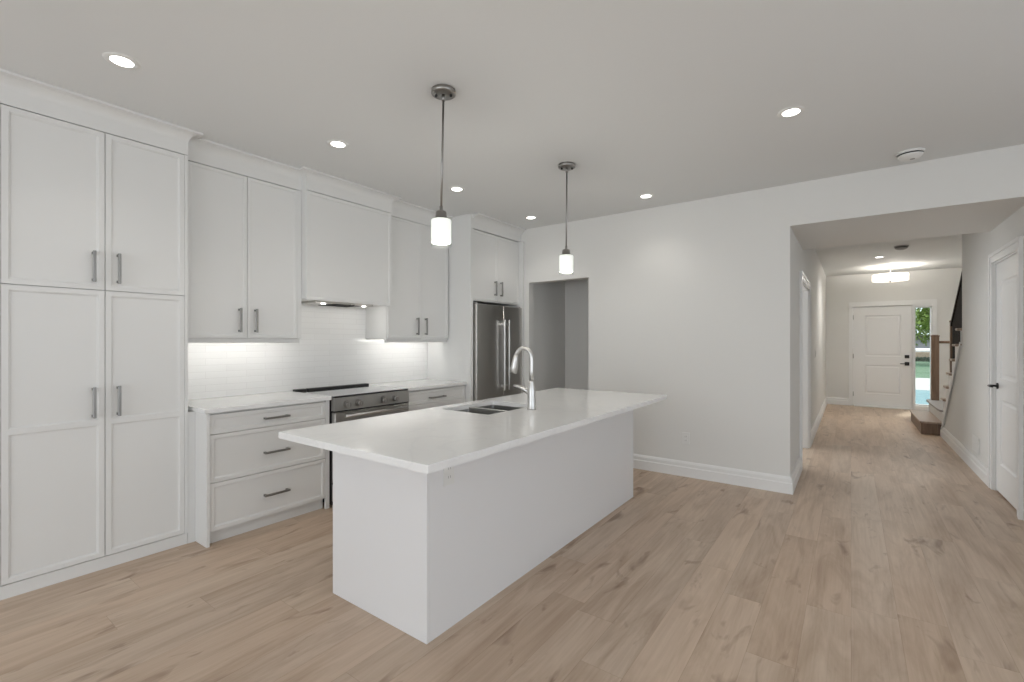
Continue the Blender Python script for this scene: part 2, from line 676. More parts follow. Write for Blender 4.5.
def panel_door(mb, axis, face, y0, y1, z0, z1, panels, t=.038, s=1):
    """slab whose face (at coordinate `face`, looking along s) carries recessed moulded panels"""
    def P(u, z, d):
        return (face - s*d, u, z) if axis == 'x' else (u, face - s*d, z)
    us = sorted({y0, y1, *[p[0] for p in panels], *[p[1] for p in panels]})
    zs = sorted({z0, z1, *[p[2] for p in panels], *[p[3] for p in panels]})
    for a, b in zip(us, us[1:]):
        for c, d in zip(zs, zs[1:]):
            if any(p[0] <= a and b <= p[1] and p[2] <= c and d <= p[3] for p in panels):
                continue
            mb.bm.faces.new([mb.bm.verts.new(P(u, z, 0)) for u, z in ((a, c), (b, c), (b, d), (a, d))])
    for (a, b, c, d) in panels:
        rings = []
        for o, dep in ((0, 0), (.012, .011), (.03, .011), (.045, .004)):
            rings.append([P(a+o, c+o, dep), P(b-o, c+o, dep), P(b-o, d-o, dep), P(a+o, d-o, dep)])
        R = mb.loft(rings, closed=True)
        mb.bm.faces.new(R[-1])
    rings = [[P(y0, z0, q), P(y1, z0, q), P(y1, z1, q), P(y0, z1, q)] for q in (0, t)]
    R = mb.loft(rings, closed=True)
    mb.bm.faces.new(R[1])
    bmesh.ops.remove_doubles(mb.bm, verts=mb.bm.verts, dist=1e-5)
    return mb


# front door
d1 = panel_door(MB(), 'y', YF+.012, FX0+.005, FX1-.005, .024, FZ-.006,
                [(FX0+.20, FX1-.17, .27, .86), (FX0+.20, FX1-.17, 1.04, 1.88)], s=-1).obj('door_1', M['trim'], kind='structure')
MB().box(.865, .935, YF-.008, YF+.014, 1.01, 1.075, .003).obj('deadbolt', M['black'], d1, label='black square deadbolt')
mb = MB().box(.865, .935, YF-.008, YF+.014, .865, .935, .003)
mb.cyl((.90, YF-.006, .9), (.90, YF-.05, .9), .010).tube([(.905, YF-.05, .9), (.86, YF-.052, .9), (.79, YF-.05, .9)], .009)
mb.obj('door_handle', M['black'], d1, label='black lever handle')
mb = MB()
for z in (.25, 1.04, 1.85):
    mb.cyl((FX0+.008, YF-.004, z-.045), (FX0+.008, YF-.004, z+.045), .006, n=10)
mb.obj('hinge', M['nickel'], d1)
# sidelight
sl = MB()
sl.box(SX0, SX0+.022, YF+.03, YF+.09, SZ0, SZ1).box(SX1-.022, SX1, YF+.03, YF+.09, SZ0, SZ1)
sl.box(SX0+.022, SX1-.022, YF+.03, YF+.09, SZ0, SZ0+.03).box(SX0+.022, SX1-.022, YF+.03, YF+.09, SZ1-.03, SZ1)
slo = sl.obj('window_2', M['trim'], kind='structure')
MB().box(SX0+.02, SX1-.02, YF+.057, YF+.063, SZ0+.028, SZ1-.028).obj('window_pane', M['glass'], slo)

# right hall door (two panels, black lever)
d2 = panel_door(MB(), 'x', HR+.012, RY0+.014, RY1-.014, .012, RZ-.014,
                [(RY0+.15, RY1-.14, .26, .84), (RY0+.15, RY1-.14, 1.02, 1.88)], s=-1).obj('door_2', M['trim'], kind='structure')
mb = MB().cyl((HR+.014, 5.92, .95), (HR+.004, 5.92, .95), .027)
mb.cyl((HR+.006, 5.92, .95), (HR-.045, 5.92, .95), .010).tube([(HR-.045, 5.925, .95), (HR-.047, 5.87, .948), (HR-.045, 5.80, .95)], [.010, .009, .008])
mb.obj('door_handle', M['black'], d2, label='black lever handle')
# unseen side room behind the left cased opening, added with its window for light
struct('wall_side_room', MB().box(-3.0, -2.88, 5.862, 6.0, 0, ZC).box(-3.0, -2.88, 8.2, 9.0, 0, ZC).box(-3.0, -2.88, 6.0, 8.2, 0, .6)
       .box(-3.0, -2.88, 6.0, 8.2, 2.3, ZC).box(-2.88, HL-.12, 8.88, 9.0, 0, ZC), M['wall'])
w = MB()
for y in (6.0, 7.07, 8.14):
    w.box(-2.97, -2.91, y, y+.06, .6, 2.3)
w.box(-2.97, -2.91, 6.0, 8.2, .6, .66).box(-2.97, -2.91, 6.0, 8.2, 2.24, 2.3)
struct('added_room_window', w, M['trim'])


# ------------------------------------------------------------------ cabinetry
def shaker(mb, xf, y0, y1, z0, z1, cells=None, rail=.027, t=.02, dep=.008):
    """cabinet front facing +x at xf: framed flat panel(s) with a stepped inner edge"""
    cells = cells or [(z0+rail, z1-rail)]
    zs = [z0] + [q for c in cells for q in c] + [z1]
    ya, yb = y0+rail, y1-rail
    V = mb.bm.verts.new
    F = mb.bm.faces.new

    def quad(a, b, c, d):
        F([V((xf, u, z)) for u, z in ((a, c), (b, c), (b, d), (a, d))])
    for a, b in zip(zs, zs[1:]):
        quad(y0, ya, a, b)
        quad(yb, y1, a, b)
    for i in range(0, len(zs), 2):
        quad(ya, yb, zs[i], zs[i+1])
    for (c, d) in cells:
        rings = []
        for o, q in ((0, 0), (.0015, dep*.4), (.006, dep*.5), (.0075, dep)):
            rings.append([(xf-q, ya+o, c+o), (xf-q, yb-o, c+o), (xf-q, yb-o, d-o), (xf-q, ya+o, d-o)])
        R = mb.loft(rings, closed=True)
        F(R[-1])
    R = mb.loft([[(xf-q, y0, z0), (xf-q, y1, z0), (xf-q, y1, z1), (xf-q, y0, z1)] for q in (0, t)], closed=True)
    F(R[1])
    bmesh.ops.remove_doubles(mb.bm, verts=mb.bm.verts, dist=1e-5)
    return mb


def pull(xf, y, z, L, vertical=True, r=.007, out=.032):
    """square bar pull with two posts"""
    mb = MB()
    if vertical:
        mb.box(xf+out-r, xf+out+r, y-r, y+r, z-L/2, z+L/2, .0015)
        for q in (z-L/2+.012, z+L/2-.012):
            mb.box(xf-.0005, xf+out-r+.001, y-r, y+r, q-r, q+r)
    else:
        mb.box(xf+out-r, xf+out+r, y-L/2, y+L/2, z-r, z+r, .0015)
        for q in (y-L/2+.012, y+L/2-.012):
            mb.box(xf-.0005, xf+out-r+.001, q-r, q+r, z-r, z+r)
    return mb


def crown(xf, xb, y0, y1, sl, sr, z0=2.588, z1=ZC-.0005, out=.066):
    """crown board with a cove; sl / sr = 1 when that end returns to the wall"""
    prof = [(0, z0), (0, z0+.078)]
    for i in range(1, 8):
        a = PI/2*i/7
        prof.append((out*.86*(1-math.cos(a)), z0+.078 + (z1-.016-z0-.078)*math.sin(a)))
    prof += [(out, z1-.014), (out, z1)]
    mb = MB()
    rings = [[(xb, y0-o*sl, z), (xf+o, y0-o*sl, z), (xf+o, y1+o*sr, z), (xb, y1+o*sr, z)] for o, z in prof]
    R = mb.loft(rings, closed=True)
    mb.bm.faces.new(R[0])
    mb.bm.faces.new(R[-1])
    return mb


def cabinet(name, label, xb, xf, y0, y1, z0, z1, t=.02, cat='cabinet'):
    c = thing(name, label, cat, (xf, (y0+y1)/2, z0))
    MB().box(xb, xf-t-.002, y0, y1, z0, z1, .0015).obj('body', M['cab'], c)
    return c


XW = XL + .001
D = .0035
# --- pantry
PX = -3.57
pc = cabinet('pantry_cabinet', 'tall white four-door pantry cabinet reaching the ceiling at the left end of the kitchen', XW, PX, -.06, 1.232, .072, 2.588)
MB().box(XW, PX-.008, -.06, 1.232, 0, .072).obj('toe_kick', M['cab'], pc)
MB().box(PX-.024, PX, 1.213, 1.232, .072, 2.586, .001).obj('filler_strip', M['cab'], pc)
MB().box(PX-.024, PX, -.06, .386, .072, 2.586, .001).obj('end_panel', M['cab'], pc)
for y0, y1, hy in ((.388, .804, .752), (.8075, 1.2115, .866)):
    d = shaker(MB(), PX, y0, y1, 1.652, 2.583).obj('door', M['cab'], pc)
    pull(PX, hy, 1.785, .18).obj('handle', M['handle'], d, label='dark pewter bar handle')
    d = shaker(MB(), PX, y0, y1, .078, 1.6475, cells=[(.105, .857), (.887, 1.6205)]).obj('door', M['cab'], pc)
    pull(PX, hy, .993, .18).obj('handle', M['handle'], d, label='dark pewter bar handle')
crown(PX+.002, XW, -.06, 1.232, 0, 1).obj('crown_molding', M['cab'], pc)

# --- upper cabinets
UX = -3.66


def uppers(name, label, y0, y1, doors, hand, cy0, cy1):
    c = cabinet(name, label, XW, UX, y0, y1, 1.372, 2.588)
    for a, b in doors:
        d = shaker(MB(), UX, a, b, 1.376, 2.583, rail=.019, dep=.005).obj('door', M['cab'], c)
        hy = hand[0] if (a+b)/2 < sum(hand)/2 else hand[1]
        pull(UX, hy, 1.505, .18).obj('handle', M['handle'], d, label='dark pewter bar handle')
    MB().box(UX-.055, UX-.028, y0, y1, 1.338, 1.372, .002).obj('light_rail', M['cab'], c)
    MB().box(-3.815, -3.79, y0+.1, y1-.1, 1.362, 1.372).obj('under_cabinet_light', M['plastic'], c)
    crown(UX+.002, XW, cy0, cy1, 0, 0).obj('crown_molding', M['cab'], c)
    return c


uc = uppers('wall_cabinet', 'white two-door wall cabinet between the tall pantry and the range hood', 1.2335, 2.077,
            [(1.262, 1.6475), (1.651, 2.037)], (1.592, 1.706), 1.2335, 2.079)
MB().box(UX-.024, UX, 1.235, 1.2595, 1.374, 2.586).obj('filler_strip', M['cab'], uc)
MB().box(UX-.024, UX-.002, 2.0395, 2.076, 1.374, 2.586).obj('filler_strip', M['cab'], uc)
uc = uppers('wall_cabinet', 'white two-door wall cabinet between the range hood and the fridge', 2.960, 3.813,
            [(2.966, 3.391), (3.3945, 3.802)], (3.335, 3.452), 2.948, 3.815)

# --- hood
HX = -3.59
hc = thing('range_hood', 'white boxed range hood with a dark lit insert above the stove', 'range hood', (HX, 2.51, 1.69))
MB().box(XW, HX-.022, 2.079, 2.945, 1.70, 2.588, .002).obj('body', M['cab'], hc)
shaker(MB(), HX, 2.079, 2.945, 1.692, 2.583, rail=.024, dep=.005).obj('front_panel', M['cab'], hc)
crown(HX+.002, XW, 2.079, 2.945, 1, 1).obj('crown_molding', M['cab'], hc)
ins = MB().box(-3.96, -3.69, 2.22, 2.81, 1.682, 1.70, .002).obj('hood_insert', M['steel'], hc, label='dark steel hood insert')
mb = MB()
for k in range(14):
    x = -3.95 + k*.018
    mb.box(x, x+.006, 2.40, 2.70, 1.678, 1.683)
mb.obj('filter', M['dark'], ins)
for y in (2.32, 2.74):
    MB().cyl((-3.74, y, 1.677), (-3.74, y, 1.684), .019).obj('hood_lamp', M['hoodled'], ins, label='lit hood lamp')
for y in (2.32, 2.74):
    d = bpy.data.lights.new('hood_beam', 'POINT')
    d.energy = P_HOOD
    d.shadow_soft_size = .09
    d.color = (1, .96, .9)
    o = bpy.data.objects.new('hood_beam', d)
    C.objects.link(o)
    o.location = (-3.74, y, 1.575)
mb = MB()
for y in (2.56, 2.60):
    mb.cyl((-3.70, y, 1.670), (-3.70, y, 1.684), .011)
mb.obj('hood_button', M['black'], ins)

# --- refrigerator surround
FXF = -3.35
fc = thing('fridge_cabinet', 'white two-door cabinet and tall side panels boxed around the fridge', 'cabinet', (FXF, 4.30, 0))
MB().box(XW, -3.335, 3.817, 3.855, 0, ZC-.001, .001).obj('side_panel', M['cab'], fc)
MB().box(XW, -3.293, 4.740, YB-.002, 0, 2.588, .001).obj('side_panel', M['cab'], fc)
MB().box(XW, FXF-.022, 3.856, 4.739, 1.80, 2.588).obj('body', M['cab'], fc)
for y0, y1, hy in ((3.860, 4.305, 4.252), (4.3085, 4.736, 4.362)):
    d = shaker(MB(), FXF, y0, y1, 1.815, 2.578, rail=.02, dep=.006).obj('door', M['cab'], fc)
    pull(FXF, hy, 1.962, .17).obj('handle', M['handle'], d, label='dark pewter bar handle')
crown(FXF+.012, XW, 3.856, YB-.002, 0, 0, out=.075).obj('crown_molding', M['cab'], fc)

# --- base cabinets
BX = -3.41
bc = thing('base_cabinet', 'white three-drawer base cabinet between the pantry and the stove', 'cabinet', (BX, 1.70, 0))
MB().box(XW, BX-.022, 1.299, 2.171, .088, .875).obj('body', M['cab'], bc)
MB().box(XW, BX+.012, 1.277, 1.297, 0, .875, .001).obj('end_panel', M['cab'], bc)
MB().box(BX-.022, BX, 2.138, 2.171, 0, .875, .001).obj('filler_strip', M['cab'], bc)
MB().box(PX-.03, PX-.004, 1.2335, 1.2765, 0, .875).obj('filler_strip', M['cab'], bc)
MB().box(BX-.07, BX-.045, 1.298, 2.137, 0, .088).obj('toe_kick', M['cab'], bc)
for z0, z1, hz in ((.733, .862, .796), (.412, .729, .549), (.092, .408, .243)):
    d = shaker(MB(), BX, 1.301, 2.135, z0, z1, rail=.026).obj('drawer', M['cab'], bc)
    pull(BX, 1.735, hz, .185, False).obj('handle', M['handle'], d, label='dark pewter bar handle')
bc2 = thing('base_cabinet', 'white drawer base cabinet between the stove and the fridge panel', 'cabinet', (BX, 3.36, 0))
MB().box(XW, BX-.022, 2.972, 3.814, .088, .875).obj('body', M['cab'], bc2)
MB().box(BX-.07, BX-.045, 2.972, 3.814, 0, .088).obj('toe_kick', M['cab'], bc2)
for z0, z1, hz in ((.733, .862, .785), (.412, .729, .549), (.092, .408, .243)):
    d = shaker(MB(), BX, 2.978, 3.809, z0, z1, rail=.026).obj('drawer', M['cab'], bc2)
    pull(BX, 3.37, hz, .22, False).obj('handle', M['handle'], d, label='dark pewter bar handle')
tag(MB().box(XW, -3.385, 1.262, 2.174, .876, .908, .003, 2).obj('countertop', M['quartz']),
    'white quartz countertop on the three-drawer cabinet left of the stove', 'countertop')
tag(MB().box(XW, -3.385, 2.966, 3.814, .876, .908, .003, 2).obj('countertop', M['quartz']),
    'white quartz countertop between the stove and the fridge', 'countertop')
tag(MB().box(XL+.0005, XL+.012, 1.234, 3.815, .909, 1.37).box(XL+.0005, XL+.012, 2.079, 2.958, 1.37, 1.67).obj('backsplash', M['tile']),
    'glossy white stacked tile backsplash above the counters and stove', 'backsplash')

# under-cabinet strip lights
for y0, y1 in ((1.27, 2.05), (3.02, 3.76)):
    area('under_cabinet_strip', (-3.80, (y0+y1)/2, 1.355), Vector((-.80, 0, -.60)).to_track_quat('-Z', 'Y').to_euler(), y1-y0, .025, P_STRIP, (1, .97, .93))

# --- range
rg = thing('stove', 'stainless steel slide-in range with four knobs between the base cabinets', 'stove', (-3.37, 2.565, 0))
MB().box(-3.96, -3.40, 2.182, 2.958, .02, .892, .003).obj('body', M['black'], rg, label='black side panels')
MB().box(-3.97, -3.365, 2.179, 2.961, .892, .905, .003).obj('cooktop', M['blackglass'], rg, label='black glass cooktop')
mb = MB()
for y0, y1 in ((2.184, 2.29), (2.305, 2.955)):
    mb.box(-4.0, -3.945, y0, y1, .895, .922, .004)
mb.obj('back_vent', M['black'], rg, label='raised black vent strip along the back')
mb = MB().prism([(-3.40, .785), (-3.352, .785), (-3.362, .890), (-3.40, .890)], 'y', 2.180, 2.960)
cp = mb.obj('control_panel', M['steelh'], rg)
for y in (2.292, 2.407, 2.661, 2.79):
    mb = MB().cyl((-3.358, y, .832), (-3.350, y, .8315), .033, .031)
    mb.cyl((-3.350, y, .8315), (-3.318, y, .829), .026, .022)
    mb.box(-3.320, -3.310, y-.006, y+.006, .806, .852, .002)
    mb.obj('knob', M['nickel'], rg)
od = MB().box(-3.40, -3.352, 2.182, 2.958, .20, .772, .006).obj('oven_door', M['steelh'], rg)
MB().box(-3.353, -3.349, 2.27, 2.86, .32, .62, .001).obj('oven_window', M['blackglass'], od)
mb = MB().cyl((-3.305, 2.245, .742), (-3.305, 2.90, .742), .0125)
for y in (2.28, 2.865):
    mb.cyl((-3.353, y, .742), (-3.305, y, .742), .010)
mb.obj('oven_handle', M['chrome'], od, label='bright steel bar handle')
MB().box(-3.40, -3.354, 2.182, 2.958, .05, .192, .006).obj('warming_drawer', M['steelh'], rg)
MB().box(-3.40, -3.358, 2.182, 2.958, .774, .784).obj('vent_gap', M['dark'], rg)

# --- refrigerator
FX = -3.295
fr = thing('refrigerator', 'dark stainless french-door refrigerator boxed in beside the closet opening', 'refrigerator', (FX, 4.30, 0))
MB().box(-3.98, FX-.062, 3.874, 4.724, .03, 1.745, .004).obj('body', M['plasticgrey'], fr, label='dark grey case')
MB().box(-3.93, FX-.08, 3.89, 4.71, 0, .03).obj('foot', M['black'], fr)
for y0, y1, hy in ((3.868, 4.350, 4.312), (4.355, 4.731, 4.402)):
    d = MB().box(FX-.058, FX, y0, y1, .66, 1.762, .007, 3).obj('door', M['steel'], fr)
    mb = MB().box(FX+.040, FX+.062, hy-.013, hy+.013, .78, 1.60, .007, 3)
    for z in (.83, 1.55):
        mb.box(FX-.001, FX+.045, hy-.010, hy+.010, z-.014, z+.014, .003)
    mb.obj('door_handle', M['chrome'], d, label='bright steel vertical bar handle')
d = MB().box(FX-.058, FX, 3.868, 4.731, .09, .652, .012, 3).obj('freezer_drawer', M['steel'], fr)
mb = MB().box(FX+.040, FX+.062, 3.96, 4.64, .572, .598, .007, 3)
for y in (4.01, 4.59):
    mb.box(FX-.001, FX+.045, y-.014, y+.014, .575, .595, .003)
mb.obj('drawer_handle', M['chrome'], d, label='bright steel horizontal bar handle')
for y in (3.895, 4.705):
    MB().box(FX-.07, FX-.02, y-.02, y+.02, 1.7625, 1.776, .003).obj('hinge_cap', M['plasticgrey'], fr)

# ------------------------------------------------------------------ island
il = thing('kitchen_island', 'large white kitchen island with flat panel sides under an overhanging quartz top', 'kitchen island', (-1.885, 2.66, 0))
IX0, IX1, IY0, IY1 = -2.245, -1.525, 1.448, 3.876
mb = MB().box(IX0+.08, IX1-.02, IY0+.02, IY1-.02, 0, .60)
mb.box(IX0+.022, IX0+.04, IY0+.02, IY1-.02, .09, .868)
mb.obj('body', M['island'], il)
MB().box(IX0, IX1, IY0, IY0+.019, 0, .868, .001).obj('end_panel', M['island'], il)
MB().box(IX0, IX1, IY1-.019, IY1, 0, .868, .001).obj('end_panel', M['island'], il)
MB().box(IX1-.019, IX1, IY0+.0195, IY1-.0195, 0, .868, .001).obj('back_panel', M['island'], il)
for k in range(4):
    y0 = IY0+.025 + k*.5945
    shaker_m = MB()
    shaker(shaker_m, 0, y0, y0+.591, .095, .862)
    for v in shaker_m.bm.verts:
        v.co.x = IX0 - v.co.x
    shaker_m.obj('door', M['island'], il)
# top with a sink cut-out
SX_0, SX_1, SY_0, SY_1 = -2.198, -1.79, 2.214, 2.762
TX0, TX1, TY0, TY1, TZ0, TZ1 = -2.296, -1.238, 1.181, 3.895, .869, .90
mb = MB()


def rrect(x0, x1, y0, y1, z, r, n=5):
    p = []
    for cx, cy, a0 in ((x1-r, y1-r, 0), (x0+r, y1-r, PI/2), (x0+r, y0+r, PI), (x1-r, y0+r, 1.5*PI)):
        for i in range(n+1):
            a = a0 + PI/2*i/n
            p.append((cx+r*math.cos(a), cy+r*math.sin(a), z))
    return p


outer = [rrect(TX0, TX1, TY0, TY1, TZ0, .003), rrect(TX0, TX1, TY0, TY1, TZ1-.003, .003),
         rrect(TX0+.002, TX1-.002, TY0+.002, TY1-.002, TZ1, .003)]
inner = [rrect(SX_0, SX_1, SY_0, SY_1, TZ1, .018), rrect(SX_0, SX_1, SY_0, SY_1, TZ0, .018)]
R = mb.loft(outer + inner + [outer[0]], closed=True)
bmesh.ops.remove_doubles(mb.bm, verts=mb.bm.verts, dist=1e-6)
tag(mb.obj('island_countertop', M['quartz']), 'white quartz slab on the island with a sink cut into it', 'countertop')
# undermount double sink
sk = thing('kitchen_sink', 'undermount double-bowl stainless sink set in the island top', 'sink', ((SX_0+SX_1)/2, (SY_0+SY_1)/2, .65))
ym = 2.50
for a, b in ((SY_0-.006, ym-.008), (ym+.008, SY_1+.006)):
    mb = MB()
    x0, x1 = SX_0-.006, SX_1+.006
    rings = [rrect(x0-.012, x1+.012, a-.004, b+.004, .8675, .03), rrect(x0, x1, a, b, .8675, .025), rrect(x0+.004, x1-.004, a+.004, b-.004, .68, .03),
             rrect(x0+.03, x1-.03, a+.03, b-.03, .66, .03)]
    R = mb.loft(rings, closed=True, smooth=False)
    mb.bm.faces.new(R[-1])
    bo = mb.obj('bowl', M['sinksteel'], sk)
    MB().lathe([(0, 0), (.040, 0), (.045, .004)], ((x0+x1)/2, (a+b)/2, .661)).obj('drain', M['chrome'], bo)

MB().box(SX_0+.001, SX_1-.001, ym-.011, ym+.011, .80, .884, .004, 2).obj('divider', M['chrome'], sk)
# faucet
fa = thing('faucet', 'brushed nickel gooseneck pull-down faucet standing behind the island sink', 'faucet', (-1.722, 2.564, .90))
bx, by = -1.708, 2.564
prof = [(.031, 0), (.031, .005), (.0285, .010), (.0275, .06), (.0265, .10), (.025, .125), (.0195, .155), (.015, .18), (.0138, .19)]
MB().lathe([(0, 0)] + prof + [(0, .19)], (bx, by, .9005)).obj('body', M['chrome'], fa)
pts = [(bx, by, 1.07), (bx, by, 1.15), (bx, by, 1.232)]
R0 = .060
for i in range(1, 13):
    a = PI*.90*i/12
    pts.append((bx - R0 + R0*math.cos(a), by - .10*(R0 - R0*math.cos(a)), 1.232 + R0*1.2*math.sin(a)))
MB().tube(pts, .0138).obj('spout', M['chrome'], fa)
e = Vector(pts[-1])
dr = Vector((-.20, -.02, -1)).normalized()
MB().tube([e - dr*.014, e + dr*.02, e + dr*.08, e + dr*.118, e + dr*.121], [.0152, .0190, .0245, .0260, .022]).obj('spray_head', M['chrome'], fa)
MB().tube([(bx-.004, by, 1.00), (bx-.05, by-.012, 1.030), (bx-.10, by-.02, 1.047), (bx-.128, by-.024, 1.050)], [.019, .015, .011, .0085]).obj('lever', M['chrome'], fa)


# ------------------------------------------------------------------ electrical plates
def outlet(name, label, axis, face, s, u, z, w=.072, h=.116, cat='outlet'):
    """plate on a wall; s = direction it looks along axis"""
    def bx_(mb, u0, u1, z0, z1, d0, d1, bev=0):
        a, b = sorted((face+s*d0, face+s*d1))
        return mb.box(a, b, u0, u1, z0, z1, bev) if axis == 'x' else mb.box(u0, u1, a, b, z0, z1, bev)
    t = thing(name, label, cat, (face, u, z-h/2) if axis == 'x' else (u, face, z-h/2))
    bx_(MB(), u-w/2, u+w/2, z-h/2, z+h/2, .0003, .006, .002).obj('cover_plate', M['plastic'], t)
    return t, bx_


for args in (('wall_outlet', 'white outlet cover low on the back wall between the island and the hall', 'y', YB, -1, -1.333, .38),
             ('wall_outlet', 'white outlet cover near the top of the long island side', 'x', IX1, 1, 1.585, .735)):
    t, f = outlet(*args)
    u, z = args[5], args[6]
    for dz in (-.02, .02):
        so_ = f(MB(), u-.017, u+.017, z+dz-.014, z+dz+.014, .006, .008, .001).obj('socket', M['plastic'], t)
        f(f(MB(), u-.008, u-.005, z+dz-.005, z+dz+.006, .0078, .0083), u+.005, u+.008, z+dz-.005, z+dz+.006, .0078, .0083).obj('slot', M['plasticgrey'], so_)
t, f = outlet('light_switch', 'white switch cover on the left hall wall beyond the doorway', 'x', HL, 1, 8.35, 1.16, cat='light switch')
f(MB(), 8.335, 8.365, 1.125, 1.195, .006, .010, .002).obj('rocker', M['plastic'], t)
# return air grille low on the right hall wall
vt = thing('wall_vent', 'white air return grille low on the right hall wall beside the door', 'vent', (HR, 6.74, .22))
MB().box(HR-.008, HR-.0005, 6.58, 6.90, .20, .36, .002).obj('frame', M['plastic'], vt)
mb = MB()
for k in range(9):
    z = .222 + k*.0145
    mb.box(HR-.011, HR-.0075, 6.605, 6.875, z, z+.008)
mb.obj('louvre', M['plastic'], vt)


# ------------------------------------------------------------------ ceiling fixtures
def pendant(x, y, label, dx=0.0):
    t = thing('pendant_lamp', label, 'pendant lamp', (x, y, 1.875), 'pendants over the island')
    X2 = x+dx
    c = MB().lathe([(0, 2.714), (.061, 2.714), (.067, 2.718), (.067, 2.738), (.063, 2.7415), (0, 2.7415)], (X2, y, 0)).obj('canopy', M['nickel'], t)
    for ex, ey in ((.033, .024), (-.033, -.024)):
        MB().lathe([(0, 2.702), (.006, 2.703), (.0075, 2.707), (.0075, 2.7145)], (X2+ex, y+ey, 0), 12).obj('screw', M['black'], c)
    mb = MB().cyl((x, y, 2.070), (X2, y, 2.715), .006, n=12).cyl((X2-dx*.05, y, 2.680), (X2, y, 2.715), .010, n=16).cyl((x, y, 2.10), (x, y, 2.06), .009, n=16)
    mb.obj('rod', M['nickel'], t)
    MB().lathe([(.045, 2.026), (.046, 2.030), (.032, 2.034), (.030, 2.066), (.026, 2.072), (0, 2.072)], (x, y, 0)).obj('cap', M['nickel'], t)
    MB().lathe([(0, 1.896), (.034, 1.893), (.051, 1.895), (.0555, 1.901), (.0555, 2.020), (.051, 2.0255), (0, 2.0255)], (x, y, 0), 40).obj('lamp_shade', M['opal'], t, label='lit white opal glass shade')
    MB().lathe([(.0562, 1.876), (.058, 1.876), (.058, 2.025), (.0562, 2.025), (.0562, 1.876)], (x, y, 0), 40).obj('glass_sleeve', M['glass'], t, label='clear outer glass sleeve')
    d = bpy.data.lights.new('pendant_bulb', 'POINT')
    d.energy = P_PEND
    d.shadow_soft_size = .05
    d.color = (1, .94, .85)
    o = bpy.data.objects.new('pendant_bulb', d)
    C.objects.link(o)
    o.location = (x, y, 1.83)


pendant(-1.842, 1.858, 'brushed nickel pendant lamp with lit glass shade over the near end of the island', .018)
pendant(-1.815, 3.215, 'brushed nickel pendant lamp with lit glass shade hanging before the closet opening', .006)


def make_downlight(x, y, zc, label, g):
    t = thing('recessed_light', label, 'ceiling light', (x, y, zc), g)
    MB().lathe([(.046, -.003), (.052, -.006), (.070, -.0045), (.074, -.0005)], (x, y, zc)).obj('trim_ring', M['plastic'], t)
    MB().lathe([(0, -.004), (.047, -.0035), (.047, -.0005)], (x, y, zc)).obj('lens', M['lens'], t, label='glowing lens')
    return t


G = 'recessed ceiling lights'
pos = [(-2.926, .725, 'recessed ceiling light nearest the tall pantry cabinet'),
       (-2.926, 1.929, 'recessed ceiling light in front of the range hood'),
       (-2.912, 3.14, 'recessed ceiling light seen just right of the nearer pendant rod'),
       (-2.91, 4.354, 'recessed ceiling light in front of the fridge cabinet'),
       (-1.588, 4.359, 'recessed ceiling light right of the farther pendant near the back wall'),
       (-.294, 3.28, 'recessed ceiling light out in the open ceiling near the smoke alarm')]
proto = make_downlight(pos[0][0], pos[0][1], ZC, pos[0][2], G)
for x, y, l in pos[1:]:
    dup(proto, (x-pos[0][0], y-pos[0][1], 0), l)
dup(proto, (.374-pos[0][0], 9.786-pos[0][1], 0), 'small recessed ceiling light in the hall before the drum lamp')
for x, y in [(p[0], p[1]) for p in pos] + [(.374, 9.786)]:
    d = bpy.data.lights.new('downlight_beam', 'SPOT')
    d.energy = P_HALL if y > 5 else P_DOWN
    d.spot_size = math.radians(165 if y > 5 else 120)
    d.spot_blend = .8
    d.shadow_soft_size = .05
    d.color = (1, .96, .9)
    o = bpy.data.objects.new('downlight_beam', d)
    C.objects.link(o)
    o.location = (x, y, ZC-.012)


def alarm(x, y, z, label, body):
    t = thing('smoke_alarm', label, 'smoke alarm', (x, y, z))
    MB().lathe([(.078, -.016), (.084, -.013), (.084, -.0005)], (x, y, z)).obj('base_plate', body, t)
    MB().lathe([(.068, -.026), (.068, -.015)], (x, y, z)).obj('sensor_gap', M['black'], t, label='dark sensing slot')
    MB().lathe([(0, -.056), (.034, -.055), (.060, -.046), (.074, -.032), (.077, -.025), (.066, -.023)], (x, y, z)).obj('cover', body, t)
    MB().lathe([(0, -.059), (.014, -.058), (.016, -.052)], (x+.012, y-.012, z), 16).obj('test_button', M['plasticgrey'], t)
    return t


alarm(.352, 4.495, ZC, 'white round smoke alarm on the ceiling above the hall mouth', M['plastic'])
alarm(.595, 8.85, ZC, 'grey round smoke alarm on the hall ceiling before the drum lamp', M['plasticgrey'])

# drum ceiling lamp in the entry
lx, ly = .59, 11.15
t = thing('drum_ceiling_lamp', 'lit white drum ceiling lamp in the entry before the front door', 'ceiling lamp', (lx, ly, 2.46))
MB().lathe([(0, 2.715), (.07, 2.715), (.075, 2.722), (.075, 2.7415), (0, 2.7415)], (lx, ly, 0)).obj('canopy', M['nickel'], t)
MB().cyl((lx, ly, 2.455), (lx, ly, 2.717), .008, n=12).obj('stem', M['nickel'], t)
sh = MB().lathe([(.262, 2.475), (.268, 2.475), (.268, 2.595), (.262, 2.595), (.262, 2.475)], (lx, ly, 0), 48).obj('drum_shade', M['drum'], t, label='lit pale fabric drum shade')
MB().lathe([(0, 2.478), (.262, 2.478), (.262, 2.481), (0, 2.481)], (lx, ly, 0), 48).obj('diffuser', M['drum'], sh)
MB().lathe([(0, 2.448), (.010, 2.452), (.014, 2.462), (.018, 2.474), (.010, 2.478)], (lx, ly, 0), 16).obj('finial', M['nickel'], t)
d = bpy.data.lights.new('drum_bulb', 'POINT')
d.energy = P_DRUM
d.shadow_soft_size = .06
d.color = (1, .95, .87)
o = bpy.data.objects.new('drum_bulb', d)
C.objects.link(o)
o.location = (lx+.08, ly, 2.60)

